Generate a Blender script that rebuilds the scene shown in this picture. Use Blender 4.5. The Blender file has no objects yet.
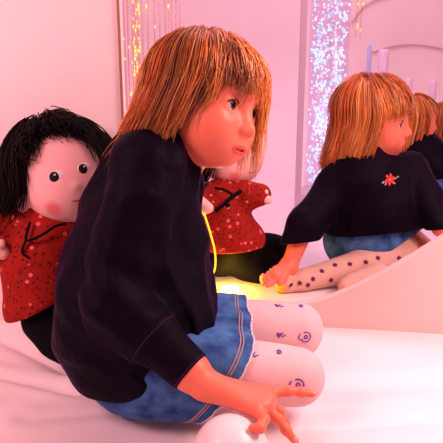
import bpy, math, random
import numpy as np
from mathutils import Vector, Matrix
from mathutils.bvhtree import BVHTree

random.seed(4); rng = np.random.default_rng(4)
SC = bpy.context.scene
COL = SC.collection
A = lambda *v: np.array(v, dtype=np.float64)

# ------------------------------------------------------------------ camera
FPX = 608.0
PITCH = math.radians(15.0)
CAM = A(0, 0, .53)
FW = A(0, math.cos(PITCH), -math.sin(PITCH)); UP = A(0, math.sin(PITCH), math.cos(PITCH)); RT = A(1, 0, 0)
def P(x, y, d):
    """point of the room seen at photo pixel x, y and d metres deep"""
    return CAM + FW*d + RT*((x-221.5)/FPX*d) + UP*((221.5-y)/FPX*d)
cam_d = bpy.data.cameras.new('camera'); cam = bpy.data.objects.new('camera', cam_d); COL.objects.link(cam)
cam.location = CAM; cam.rotation_euler = (math.radians(90)-PITCH, 0, 0)
cam_d.sensor_width = 36; cam_d.lens = 36*FPX/443; cam_d.clip_start = .02
SC.camera = cam
SC.view_settings.view_transform = 'Standard'; SC.view_settings.look = 'None'
SC.view_settings.gamma = 1; SC.view_settings.exposure = 0.10; SC.view_settings.use_curve_mapping = False

# ------------------------------------------------------------------ world and lights
W = bpy.data.worlds.new('world'); SC.world = W; W.use_nodes = True
W.node_tree.nodes['Background'].inputs[0].default_value = (1, .46, .50, 1)
W.node_tree.nodes['Background'].inputs[1].default_value = .33
def area(name, loc, target, size, power, col, size_y=None):
    l = bpy.data.lights.new(name, 'AREA'); l.energy = power; l.color = col; l.size = size
    if size_y: l.shape = 'RECTANGLE'; l.size_y = size_y
    o = bpy.data.objects.new(name, l); COL.objects.link(o); o.location = loc
    o.rotation_euler = (Vector(target)-Vector(loc)).to_track_quat('-Z', 'Y').to_euler()
    return o
area('softbox_front', (.66, .72, .80), (.14, .85, .10), .30, 6.4, (1, .69, .64))  # unseen key softbox, added to shape the face
area('softbox_left', (-.88, .30, 1.0), (-.38, 1.15, .30), .45, 13.0, (1, .50, .55))  # unseen fill softbox, added to brighten left wall and doll
area('softbox_right', (1.1, 1.0, 1.25), (.1, .95, .3), .6, 9.0, (1, .60, .72))  # unseen softbox added high at the right
area('softbox_far', (.3, 2.0, 1.9), (.3, 2.1, 0), 1.0, 20.0, (1, .54, .72))  # unseen softbox added over the space beyond the opening

# ------------------------------------------------------------------ object helpers
def tag(o, label=None, cat=None, group=None, kind=None):
    if label: o['label'] = label
    if cat: o['category'] = cat
    if group: o['group'] = group
    if kind: o['kind'] = kind
    return o
def thing(name, label, cat, loc, group=None):
    o = bpy.data.objects.new(name, None); COL.objects.link(o); o.location = loc; o.empty_display_size = .03
    return tag(o, label, cat, group)
def make(name, V, F, mats, parent=None, mi=None, col=None, smooth=True):
    """link verts (world space) and faces as one mesh object"""
    V = np.asarray(V, dtype=np.float64)
    base = A(*parent_world(parent)) if parent else A(0, 0, 0)
    m = bpy.data.meshes.new(name)
    if isinstance(F, np.ndarray):
        n = F.shape[1]
        m.vertices.add(len(V)); m.vertices.foreach_set('co', (V-base).astype(np.float32).ravel())
        m.loops.add(F.size); m.loops.foreach_set('vertex_index', F.astype(np.int32).ravel())
        m.polygons.add(len(F)); m.polygons.foreach_set('loop_start', np.arange(0, F.size, n, dtype=np.int32))
        m.update(calc_edges=True)
    else:
        m.from_pydata((V-base).tolist(), [], F); m.update()
    for x in (mats if isinstance(mats, (list, tuple)) else [mats]): m.materials.append(x)
    if mi is not None: m.polygons.foreach_set('material_index', np.asarray(mi, dtype=np.int32))
    if smooth: m.polygons.foreach_set('use_smooth', np.ones(len(m.polygons), dtype=bool))
    if col is not None:
        a = m.color_attributes.new('col', 'FLOAT_COLOR', 'POINT')
        c = np.ones((len(V), 4), dtype=np.float32); c[:, :3] = col
        a.data.foreach_set('color', c.ravel())
    m.validate()
    o = bpy.data.objects.new(name, m); COL.objects.link(o)
    if parent: o.parent = parent
    return o
def parent_world(p):
    v = A(*p.location)
    while p.parent: p = p.parent; v = v + A(*p.location)
    return v
class Mesh:
    """collects simple shapes"""
    def __init__(s): s.V = []; s.F = []; s.M = []; s.n = 0
    def put(s, V, F, mi=0):
        V = np.asarray(V); s.V.append(V); s.F += [[int(i)+s.n for i in f] for f in F]; s.M += [mi]*len(F); s.n += len(V); return s
    def box(s, lo, hi, mi=0):
        x0, y0, z0 = lo; x1, y1, z1 = hi
        return s.put([(x0,y0,z0),(x1,y0,z0),(x1,y1,z0),(x0,y1,z0),(x0,y0,z1),(x1,y0,z1),(x1,y1,z1),(x0,y1,z1)],
                     [(3,2,1,0),(4,5,6,7),(0,1,5,4),(1,2,6,5),(2,3,7,6),(3,0,4,7)], mi)
    def tube(s, pts, r, n=6, mi=0):
        V, F = tubes(np.asarray(pts, float)[None], np.broadcast_to(np.asarray(r, float), (len(pts),))[None], n)
        m = len(pts)
        F = F.tolist() + [list(range(n))[::-1], list(range((m-1)*n, m*n))]
        return s.put(V, F, mi)
    def ball(s, c, r, R=None, n=16, mi=0):
        r = np.broadcast_to(np.asarray(r, float), (3,)); V = []; F = []
        k = n//2
        for i in range(1, k):
            for j in range(n):
                th = math.pi*i/k; ph = 2*math.pi*j/n
                V.append((math.sin(th)*math.cos(ph), math.sin(th)*math.sin(ph), math.cos(th)))
        V += [(0, 0, 1), (0, 0, -1)]; top = len(V)-2; bot = top+1
        for i in range(k-2):
            for j in range(n): a = i*n+j; b = i*n+(j+1) % n; F.append((a, a+n, b+n, b))
        for j in range(n):
            F.append((top, j, (j+1) % n)); b = (k-2)*n; F.append((bot, b+(j+1) % n, b+j))
        V = np.array(V)*r
        if R is not None: V = V @ np.asarray(R).T
        return s.put(V+np.asarray(c), F, mi)
    def build(s, name, mats, parent=None, smooth=True, col=None):
        return make(name, np.concatenate(s.V), s.F, mats, parent, s.M, col, smooth)
def unit(v): v = np.asarray(v, float); return v/np.maximum(np.linalg.norm(v, axis=-1, keepdims=True), 1e-9)
def tubes(Q, Rr, n=3):
    """Q: N x M x 3 polylines, Rr: N x M radii"""
    N, M, _ = Q.shape
    T = unit(np.gradient(Q, axis=1)); ref = np.where(np.abs(T[..., 2:3]) > .9, A(1, 0, 0), A(0, 0, 1))
    if M > 2:
        ref = np.cross(Q[:, -1]-Q[:, 0], A(.31, .85, .42))
        loop = np.linalg.norm(ref, axis=1) < 1e-9                       # closed rings turn about their own plane
        ref[loop] = np.cross(Q[loop, M//4]-Q[loop, 0], Q[loop, M//2]-Q[loop, 0])
        ref = np.broadcast_to(unit(ref)[:, None], Q.shape)
    B = unit(np.cross(T, ref)); C = np.cross(T, B)
    a = np.arange(n)*2*math.pi/n
    V = Q[:, :, None] + Rr[:, :, None, None]*(np.cos(a)[None, None, :, None]*B[:, :, None]+np.sin(a)[None, None, :, None]*C[:, :, None])
    idx = np.arange(N*M*n).reshape(N, M, n); nx = np.roll(idx, -1, 2)
    F = np.stack([idx[:, :-1], nx[:, :-1], nx[:, 1:], idx[:, 1:]], -1).reshape(-1, 4)
    return V.reshape(-1, 3), F
def smooth_path(pts, n):
    pts = np.asarray(pts, float); m = len(pts); out = []
    ext = np.vstack([2*pts[0]-pts[1], pts, 2*pts[-1]-pts[-2]])
    for t in np.linspace(0, m-1, n):
        i = min(int(t), m-2); u = t-i; a, b, c, d = ext[i:i+4]
        out.append(.5*((2*b)+(-a+c)*u+(2*a-5*b+4*c-d)*u*u+(-a+3*b-3*c+d)*u**3))
    return np.array(out)
def euler(y, p, r):
    return np.array(Matrix.Rotation(math.radians(y), 3, 'Z') @ Matrix.Rotation(math.radians(p), 3, 'Y') @ Matrix.Rotation(math.radians(r), 3, 'X'))

# ------------------------------------------------------------------ sculpting volume (signed distance, smooth unions)
class Vol:
    def __init__(s, lo, hi, h):
        s.lo = np.asarray(lo, float); s.h = h
        s.n = np.ceil((np.asarray(hi)-s.lo)/h).astype(int)+1
        s.f = np.full(s.n, .06, np.float32)
        s.ax = [(s.lo[i]+np.arange(s.n[i])*h).astype(np.float32) for i in range(3)]
    def block(s, lo, hi):
        a = np.clip(np.floor((np.asarray(lo)-s.lo)/s.h).astype(int), 0, s.n); b = np.clip(np.ceil((np.asarray(hi)-s.lo)/s.h).astype(int)+1, 0, s.n)
        sl = tuple(slice(a[i], b[i]) for i in range(3))
        return sl, s.ax[0][sl[0]][:, None, None], s.ax[1][sl[1]][None, :, None], s.ax[2][sl[2]][None, None, :]
    def op(s, lo, hi, fn, k, mode):
        m = .025+k
        sl, X, Y, Z = s.block(np.asarray(lo)-m, np.asarray(hi)+m)
        if min(X.size, Y.size, Z.size) == 0: return s
        d = fn(X, Y, Z).astype(np.float32); f = s.f[sl]
        if mode == 'sub':
            g = np.maximum(f, -d); hh = np.maximum(k-np.abs(f+d), 0)/k; s.f[sl] = g+hh*hh*k*.25
        elif mode == 'and':
            g = np.maximum(f, d); hh = np.maximum(k-np.abs(f-d), 0)/k; s.f[sl] = g+hh*hh*k*.25
        else:
            g = np.minimum(f, d); hh = np.maximum(k-np.abs(f-d), 0)/k; s.f[sl] = g-hh*hh*k*.25
        return s
    def rc(s, a, b, ra, rb=None, k=.01, mode='add', flat=None):
        """round cone; flat = (direction, factor) squeezes the section along a direction"""
        rb = ra if rb is None else rb; a = np.asarray(a, float); b = np.asarray(b, float); ab = b-a; L = max(ab@ab, 1e-9)
        def fn(X, Y, Z):
            x, y, z = X-a[0], Y-a[1], Z-a[2]
            t = np.clip((x*ab[0]+y*ab[1]+z*ab[2])/L, 0, 1)
            x = x-t*ab[0]; y = y-t*ab[1]; z = z-t*ab[2]
            if flat is not None:
                n = unit(flat[0]); e = x*n[0]+y*n[1]+z*n[2]; e2 = e*(1/flat[1]-1)
                x = x+n[0]*e2; y = y+n[1]*e2; z = z+n[2]*e2
            return np.sqrt(x*x+y*y+z*z)-(ra+t*(rb-ra))
        r = max(ra, rb)*(max(1, flat[1]) if flat else 1)
        return s.op(np.minimum(a, b)-r, np.maximum(a, b)+r, fn, k, mode)
    def chain(s, pts, rs, k=.01, mode='add', flat=None):
        for i in range(len(pts)-1): s.rc(pts[i], pts[i+1], rs[i], rs[i+1], k, mode, flat)
        return s
    def ell(s, c, r, R=None, k=.01, mode='add'):
        c = np.asarray(c, float); r = np.broadcast_to(np.asarray(r, float), (3,)); R = np.eye(3) if R is None else R
        def fn(X, Y, Z):
            x, y, z = X-c[0], Y-c[1], Z-c[2]
            q = [(R[0, i]*x+R[1, i]*y+R[2, i]*z) for i in range(3)]
            k0 = np.sqrt(sum((q[i]/r[i])**2 for i in range(3))); k1 = np.sqrt(sum((q[i]/r[i]**2)**2 for i in range(3)))
            return k0*(k0-1)/np.maximum(k1, 1e-6)
        m = r.max(); return s.op(c-m, c+m, fn, k, mode)
    def cut(s, p, n, k=.004, lo=None, hi=None):
        """keep the side n points away from"""
        p = np.asarray(p, float); n = unit(n)
        return s.op(s.lo if lo is None else lo, s.lo+s.n*s.h if hi is None else hi, lambda X, Y, Z: (X-p[0])*n[0]+(Y-p[1])*n[1]+(Z-p[2])*n[2], k, 'and')
    def disp(s, fn):
        _, X, Y, Z = s.block(s.lo, s.lo+s.n*s.h); s.f += fn(X, Y, Z).astype(np.float32); return s
    def mesh(s, relax=2):
        v = s.f; S = v < 0; n = np.array(v.shape)
        cnt = np.zeros(n-1, np.int8)
        for dx in (0, 1):
            for dy in (0, 1):
                for dz in (0, 1): cnt += S[dx:n[0]-1+dx, dy:n[1]-1+dy, dz:n[2]-1+dz]
        I, J, K = np.nonzero((cnt > 0) & (cnt < 8))
        vid = np.full(n-1, -1, np.int32); vid[I, J, K] = np.arange(len(I))
        acc = np.zeros((len(I), 3)); w = np.zeros(len(I))
        cs = [(a, b, c) for a in (0, 1) for b in (0, 1) for c in (0, 1)]
        for p in cs:
            for ax in range(3):
                if p[ax]: continue
                q = list(p); q[ax] = 1
                va = v[I+p[0], J+p[1], K+p[2]]; vb = v[I+q[0], J+q[1], K+q[2]]
                on = (va < 0) != (vb < 0); t = np.where(on, va/np.where(on, va-vb, 1), 0)
                pos = np.array(p, float)[None] + t[:, None]*(np.array(q)-np.array(p))[None]
                acc += pos*on[:, None]; w += on
        V = (np.stack([I, J, K], 1)+acc/w[:, None])*s.h+s.lo
        Fs = []
        for ax in range(3):
            b, c = [(1, 2), (2, 0), (0, 1)][ax]
            sl0 = [slice(None)]*3; sl1 = [slice(None)]*3; sl0[ax] = slice(0, -1); sl1[ax] = slice(1, None)
            d = S[tuple(sl0)] != S[tuple(sl1)]
            e = np.array(np.nonzero(d)); ok = (e[b] > 0) & (e[c] > 0) & (e[b] < n[b]-1) & (e[c] < n[c]-1); e = e[:, ok]
            sg = S[tuple(e)]
            def g(ob, oc):
                q = e.copy(); q[b] -= ob; q[c] -= oc; return vid[tuple(q)]
            f = np.stack([g(1, 1), g(0, 1), g(0, 0), g(1, 0)], 1)
            f[~sg] = f[~sg][:, ::-1]; Fs.append(f)
        F = np.concatenate(Fs)
        F = F[(F >= 0).all(1)]
        for _ in range(relax):
            acc = np.zeros_like(V); w = np.zeros(len(V))
            for i in range(4):
                np.add.at(acc, F[:, i], V[F[:, (i+1) % 4]]+V[F[:, i-1]]); np.add.at(w, F[:, i], 2)
            V = V*.5+acc/np.maximum(w, 1)[:, None]*.5
        return V, F
def wob(seed, freq, n=5):
    """soft irregular field made of a few sine waves"""
    g = np.random.default_rng(seed); D = unit(g.normal(size=(n, 3)))*freq*g.uniform(.6, 1.5, (n, 1)); ph = g.uniform(0, 6.3, n)
    return lambda X, Y, Z: sum(np.sin(D[i, 0]*X+D[i, 1]*Y+D[i, 2]*Z+ph[i]) for i in range(n))/n
def near(V, c, r, soft):
    d = np.linalg.norm(V-np.asarray(c), axis=1); return np.clip((r-d)/soft+.5, 0, 1)

# ------------------------------------------------------------------ materials
def nodes(name):
    m = bpy.data.materials.new(name); m.use_nodes = True; nt = m.node_tree
    return m, nt, nt.nodes['Principled BSDF']
def bump(nt, b, src, strength, dist=.002):
    n = nt.nodes.new('ShaderNodeBump'); n.inputs['Strength'].default_value = strength; n.inputs['Distance'].default_value = dist
    nt.links.new(src, n.inputs['Height']); nt.links.new(n.outputs[0], b.inputs['Normal'])
def noise(nt, scale, detail=3, coord='Object'):
    t = nt.nodes.new('ShaderNodeTexCoord'); n = nt.nodes.new('ShaderNodeTexNoise'); n.inputs['Scale'].default_value = scale; n.inputs['Detail'].default_value = detail
    nt.links.new(t.outputs[coord], n.inputs['Vector']); return n
def ramp(nt, src, stops):
    r = nt.nodes.new('ShaderNodeValToRGB'); e = r.color_ramp.elements
    while len(e) < len(stops): e.new(.5)
    for q, (p, c) in zip(e, stops): q.position = p; q.color = (*c, 1)
    nt.links.new(src, r.inputs[0]); return r
def plain(name, col, rough=.5, spec=.5, vary=.0, scale=30, bmp=0, bscale=200, bdist=.002, emit=None, es=0, sheen=0, sheen_tint=None, sss=0):
    m, nt, b = nodes(name); b.inputs['Base Color'].default_value = (*col, 1); b.inputs['Roughness'].default_value = rough; b.inputs['Specular IOR Level'].default_value = spec
    if vary:
        n = noise(nt, scale); c = np.array(col); r = ramp(nt, n.outputs[0], [(.3, c*(1-vary)), (.7, np.minimum(c*(1+vary), 1))]); nt.links.new(r.outputs[0], b.inputs['Base Color'])
    if bmp: bump(nt, b, noise(nt, bscale).outputs[0], bmp, bdist)
    if emit: b.inputs['Emission Color'].default_value = (*emit, 1); b.inputs['Emission Strength'].default_value = es
    if sheen: b.inputs['Sheen Weight'].default_value = sheen; b.inputs['Sheen Roughness'].default_value = .22; b.inputs['Sheen Tint'].default_value = (*sheen_tint, 1)
    if sss: b.inputs['Subsurface Weight'].default_value = sss; b.inputs['Subsurface Radius'].default_value = (.02, .006, .003); b.inputs['Subsurface Scale'].default_value = .5
    return m
def painted(name, rough=.5, spec=.5, bmp=0, bscale=300, bdist=.001, sss=0):
    """base colour from the mesh's own colour attribute (hair locks, lips, cheeks)"""
    m, nt, b = nodes(name); a = nt.nodes.new('ShaderNodeVertexColor'); a.layer_name = 'col'
    nt.links.new(a.outputs[0], b.inputs['Base Color']); b.inputs['Roughness'].default_value = rough; b.inputs['Specular IOR Level'].default_value = spec
    if bmp: bump(nt, b, noise(nt, bscale).outputs[0], bmp, bdist)
    if sss: b.inputs['Subsurface Weight'].default_value = sss; b.inputs['Subsurface Radius'].default_value = (.02, .006, .003); b.inputs['Subsurface Scale'].default_value = .5
    return m
SKIN = A(.82, .19, .11); LIP = A(.66, .06, .055)
M_skin = painted('skin', .45, .35, sss=.15)
M_hair = painted('hair', .38, .5)
M_cloth_face = painted('doll_skin_cloth', .85, .1, .3, 900, .0006)
M_velvet = plain('navy_velvet', (.0035, .0012, .006), .6, .05, bmp=.4, bscale=40, bdist=.008, sheen=.30, sheen_tint=(.30, .03, .55))
M_seam = plain('lit_velvet_seam', (.030, .004, .040), .7, .1, sheen=.5, sheen_tint=(.4, .05, .6))  # lighter purple paints the light that the velvet seams catch
M_black = plain('black_cloth', (.004, .003, .005), .8, .06, bmp=.3, bscale=60, bdist=.004)
M_tights = plain('cream_tights', (.80, .50, .50), .7, .2, vary=.03, scale=60, bmp=.15, bscale=700, bdist=.0006)
M_tights_far = plain('tights_warm_lit', (.72, .42, .34), .7, .2, vary=.04, scale=60)  # same tights, with the warm light put into the colour
M_purple = plain('purple_knit', (.16, .03, .36), .8, .1)
M_plum = plain('plum_knit', (.17, .02, .12), .8, .1)
M_white = plain('white_plastic', (.85, .74, .74), .35, .5)
M_eye = painted('eye_surface', .06, .18)
M_dark = plain('black_thread', (.01, .007, .008), .7, .2)
M_nail = plain('fingernail', (.84, .27, .19), .35, .4)
M_thread = plain('hem_stitching', (.52, .32, .22), .8, .1)
M_fray = plain('frayed_cotton', (.62, .60, .68), .9, .1)
M_gold = plain('gold_trim', (.30, .13, .06), .45, .4)
def denim(name, c0, c1):
    m, nt, b = nodes(name); n = noise(nt, 38, 4); r = ramp(nt, n.outputs[0], [(.30, c0), (.72, c1)])
    w = nt.nodes.new('ShaderNodeTexWave'); w.inputs['Scale'].default_value = 260; w.inputs['Distortion'].default_value = 3
    t = nt.nodes.new('ShaderNodeTexCoord'); nt.links.new(t.outputs['Object'], w.inputs[0])
    mx = nt.nodes.new('ShaderNodeMixRGB'); mx.blend_type = 'MULTIPLY'; mx.inputs[0].default_value = .45
    nt.links.new(r.outputs[0], mx.inputs[1]); nt.links.new(w.outputs[0], mx.inputs[2]); nt.links.new(mx.outputs[0], b.inputs['Base Color'])
    b.inputs['Roughness'].default_value = .85; b.inputs['Specular IOR Level'].default_value = .15; bump(nt, b, w.outputs[0], .25, .001)
    return m
M_denim = denim('blue_denim', (.018, .055, .24), (.10, .27, .60))
def floral(name, scale):
    m, nt, b = nodes(name); t = nt.nodes.new('ShaderNodeTexCoord')
    def vor(sc, stops, rnd=.9):
        v = nt.nodes.new('ShaderNodeTexVoronoi'); v.inputs['Scale'].default_value = sc; v.inputs['Randomness'].default_value = rnd
        nt.links.new(t.outputs['Object'], v.inputs['Vector']); return ramp(nt, v.outputs['Distance'], stops)
    base = vor(scale*2.2, [(0, (.03, .006, .008)), (.20, (.03, .006, .008)), (.24, (.27, .010, .006)), (1, (.34, .014, .008))])
    fl = vor(scale, [(0, (.20, .02, .03)), (.07, (.20, .02, .03)), (.10, (.80, .16, .14)), (.20, (.80, .12, .11)), (.24, (0, 0, 0)), (1, (0, 0, 0))])
    mk = vor(scale, [(0, (1, 1, 1)), (.20, (1, 1, 1)), (.24, (0, 0, 0)), (1, (0, 0, 0))])
    mx = nt.nodes.new('ShaderNodeMixRGB'); nt.links.new(mk.outputs[0], mx.inputs[0]); nt.links.new(base.outputs[0], mx.inputs[1]); nt.links.new(fl.outputs[0], mx.inputs[2])
    nt.links.new(mx.outputs[0], b.inputs['Base Color']); b.inputs['Roughness'].default_value = .85; b.inputs['Specular IOR Level'].default_value = .15
    bump(nt, b, noise(nt, 45).outputs[0], .5, .006); return m
M_floral = floral('red_floral_cotton', 56)
M_wall = plain('pale_pink_wall', (.86, .68, .68), .55, .3, vary=.02, scale=4)
M_pad = plain('white_vinyl_padding', (.88, .76, .76), .45, .35, vary=.015, scale=8, bmp=.25, bscale=9, bdist=.01)
M_panel = plain('peach_vinyl_padding', (.88, .62, .58), .5, .3, bmp=.15, bscale=160, bdist=.001)
def glow(name, col, s):
    return plain(name, col, .4, .4, emit=col, es=s)

# ------------------------------------------------------------------ setting
# padded floor: gentle dips and creases, one continuous sheet
def floor_h(x, y):
    z = -.006*np.exp(-(((x+.12)/.22)**2+((y-.93)/.16)**2))
    def crease(x0, y0, x1, y1, w, dpt):
        ax, ay = x1-x0, y1-y0; L = ax*ax+ay*ay; t = np.clip(((x-x0)*ax+(y-y0)*ay)/L, 0, 1)
        d = np.hypot(x-x0-t*ax, y-y0-t*ay); return -dpt*np.exp(-(d/w)**2)+dpt*.7*np.exp(-((d-2.2*w)/(1.4*w))**2)
    z = z+crease(-.60, 1.02, -.24, .90, .010, .007)+crease(-.48, 1.13, -.27, .97, .014, .009)
    z = z+crease(.12, .80, .55, .83, .016, .007)+crease(.16, .90, .60, .95, .02, .006)+crease(-.30, .82, -.10, .86, .012, .003)
    z = z+.0025*np.sin(7*x+3*y)*np.sin(5*y-2*x)
    # the padding sweeps up softly where the far room ends
    z = z+(.6-np.sqrt(np.maximum(.36-np.clip(y-2.3, 0, .6)**2, 0)))
    return z
xs = np.concatenate([np.linspace(-1.6, -.75, 18, endpoint=False), np.linspace(-.75, .75, 190, endpoint=False), np.linspace(.75, 2.2, 26)])
ys = np.concatenate([np.linspace(-.6, .6, 20, endpoint=False), np.linspace(.6, 1.3, 110, endpoint=False), np.linspace(1.3, 2.7, 60, endpoint=False), 2.9-.2*(1-np.linspace(0, 1, 24))**2])
X, Y = np.meshgrid(xs, ys, indexing='ij'); Z = floor_h(X, Y)
ni, nj = X.shape; idx = np.arange(ni*nj).reshape(ni, nj)
F = np.stack([idx[:-1, :-1], idx[1:, :-1], idx[1:, 1:], idx[:-1, 1:]], -1).reshape(-1, 4)
tag(make('floor', np.stack([X, Y, Z], -1).reshape(-1, 3), F, M_pad), kind='structure')

XE = P(122, 50, 1.15)[0]
m = Mesh(); m.box((-1.6, 1.165, -.05), (XE, 1.215, 1.9)); tag(m.build('wall_left', M_wall, smooth=False), kind='structure')
m = Mesh(); m.box((-1.6, 2.9, .55), (2.2, 2.96, 2.4)); tag(m.build('wall_back', M_pad, smooth=False), kind='structure')
m = Mesh(); m.box((2.14, -.6, -.05), (2.2, 2.9, 2.4)); tag(m.build('wall_right', M_wall, smooth=False), kind='structure')
m = Mesh(); m.box((-1.6, 1.215, -.05), (-1.55, 2.9, 2.4)); tag(m.build('wall_side', M_wall, smooth=False), kind='structure')
# thin brass edge strip at the end of the near wall
m = Mesh(); m.box((XE-.001, 1.160, 0), (XE+.003, 1.168, 1.9)); tag(m.build('trim_1', M_gold, smooth=False), kind='structure')

# low padded panel with a sweeping top edge, at the foot of the opening
pa, pb = A(XE+.006, 1.185), A(.75, 1.075)
def panel():
    top = smooth_path([(122, 306), (215, 304), (270, 305), (300, 304), (330, 297), (365, 282), (400, 263), (443, 237), (520, 186)], 90)
    V = []; F = []
    dirv = (pb-pa)/np.linalg.norm(pb-pa); nrm = A(dirv[1], -dirv[0])
    prof = [(0, 0, 1), (0, .97, 1), (.004, .99, 1), (.012, 1, 1), (.020, .99, 1), (.024, .97, 1), (.024, 0, 1)]
    for (px, py) in top:
        # meet the ray through that edge with the panel's plane
        ray = FW+RT*((px-221.5)/FPX)+UP*((221.5-py)/FPX)
        t = ((pa[0]-CAM[0])*nrm[0]+(pa[1]-CAM[1])*nrm[1])/(ray[0]*nrm[0]+ray[1]*nrm[1]); q = CAM+ray*t
        H = max(q[2], .006)
        for o, fz, _ in prof: V.append((q[0]-nrm[0]*o, q[1]-nrm[1]*o, H-(1-fz)*.1 if fz > .5 else -.01))
    k = len(prof)
    for i in range(len(top)-1):
        for j in range(k-1): F.append((i*k+j, (i+1)*k+j, (i+1)*k+j+1, i*k+j+1))
    return make('trim_2', np.array(V), F, M_panel)
tag(panel(), kind='structure')

# slim lavender strip standing left of the bubble tube, and thin curved lines on the far wall
M_arc = plain('rose_arc', (.80, .57, .56), .5, .3)
M_lav = plain('lavender_strip', (.66, .50, .62), .4, .4)
q = P(301, 100, 2.12); m = Mesh(); m.box((q[0]-.010, q[1]-.012, 0), (q[0]+.010, q[1]+.012, 1.4)); tag(m.build('trim_3', M_lav, smooth=False), kind='structure')
for n_, arc in (('trim_4', [(352, 22), (362, 8), (375, 0), (395, -6)]), ('trim_5', [(372, 52), (392, 46), (412, 44), (430, 46), (450, 50)])):
    m = Mesh(); m.tube(smooth_path([P(x, y, 2.893/(FW[1]+UP[1]*(221.5-y)/FPX)) for x, y in arc], 24), .004, 6); tag(m.build(n_, M_arc), kind='structure')

# ------------------------------------------------------------------ people: shared pieces
def head_sdf(v, C, R, s=1.0, detail=True):
    L = lambda *p: C+R@(A(*p)*s)
    e = lambda c, r, k=.012, mode='add': v.ell(L(*c), A(*r)*s, R, k*s, mode)
    e((-.003, 0, .014), (.080, .070, .069)); e((.022, 0, -.030), (.058, .057, .062), .03)
    e((.034, 0, .022), (.048, .056, .042), .02)
    e((.052, 0, -.076), (.020, .022, .017), .03)
    for q in (-1, 1):
        e((.047, q*.033, -.044), (.027, .023, .025), .03)
        e((-.006, q*.070, -.012), (.017, .007, .026), .008)
    if detail:
        for q in (-1, 1): e((.084, q*.031, -.008), (.013, .017, .011), .016, 'sub')
        for q in (-1, 1):                                         # lids
            e((.0625, q*.029, -.0095), (.0148, .0160, .0140), .006)
            e((.0790, q*.0295, -.0095), (.012, .0135, .0069), .003, 'sub')
    v.rc(L(.073, 0, -.004), L(.0875, 0, -.034), .0058*s, .0078*s, .012*s)
    v.ell(L(.0888, 0, -.0355), A(.0080, .0085, .0072)*s, R, .007*s)
    for q in (-1, 1): v.ell(L(.083, q*.0095, -.0395), A(.0085, .0060, .0060)*s, R, .006*s)
    if detail:
        for q in (-1, 1): v.ell(L(.0885, q*.0055, -.0455), A(.004, .0028, .0028)*s, R, .003*s, 'sub')
    v.ell(L(.064, 0, -.062), A(.0165, .024, .014)*s, R, .018*s)
    up = [L(.0705, -.0190, -.0660), L(.0800, -.007, -.0628), L(.0808, 0, -.0635), L(.0800, .007, -.0628), L(.0705, .0190, -.0660)]
    lo = [L(.0705, -.0170, -.0668), L(.0785, -.006, -.0705), L(.0785, .006, -.0705), L(.0705, .0170, -.0668)]
    v.chain(up, [.0018*s, .0032*s, .0030*s, .0032*s, .0018*s], .004*s); v.chain(lo, [.0018*s, .0038*s, .0038*s, .0018*s], .004*s)
    v.chain([L(.0745, -.0165, -.0665), L(.0825, -.006, -.0665), L(.0825, .006, -.0665), L(.0745, .0165, -.0665)], [.0014*s, .0020*s, .0020*s, .0014*s], .0015*s, 'sub')
def head_colour(V, C, R, s=1.0):
    c = np.tile(SKIN, (len(V), 1)); q = (V-C)@R/s
    lip = np.clip(1.25-np.abs((q[:, 2]+.0668)/.0068)**2-np.abs(q[:, 1]/.0195)**2, 0, 1)*(q[:, 0] > .070); lip = np.clip(lip*3, 0, 1)
    c = c*(1-lip[:, None])+LIP*lip[:, None]
    gap = near(q*A(1, .22, 1), (.0785, 0, -.0665), .0032, .002)[:, None]*(np.abs(q[:, 1:2]) < .015); c = c*(1-gap)+A(.12, .012, .012)*gap
    for y in (-1, 1):
        b = near(q, (.062, y*.040, -.042), .020, .03)[:, None]*.35; c = c*(1-b)+A(.86, .14, .09)*b
    b = near(q, (.098, 0, -.037), .008, .02)[:, None]*.25; c = c*(1-b)+A(.86, .14, .09)*b
    return c
def eye(parent, C, R, y, gaze, s=1.0):
    c = C+R@(A(.0632, y*.029, -.0095)*s); m = Mesh(); m.ball((0, 0, 0), 1, n=40)
    V = np.concatenate(m.V); F = m.F; d = V@unit(gaze)
    ang = np.arccos(np.clip(d, -1, 1)); col = np.tile(A(.75, .52, .50), (len(V), 1))
    col[ang < .56] = A(.10, .05, .05); col[ang < .50] = A(.035, .014, .012); col[ang < .32] = 0.002
    W_ = c+(R@(V*.0130*s).T).T
    return make('eye', W_, F, M_eye, parent, col=col)
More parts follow.
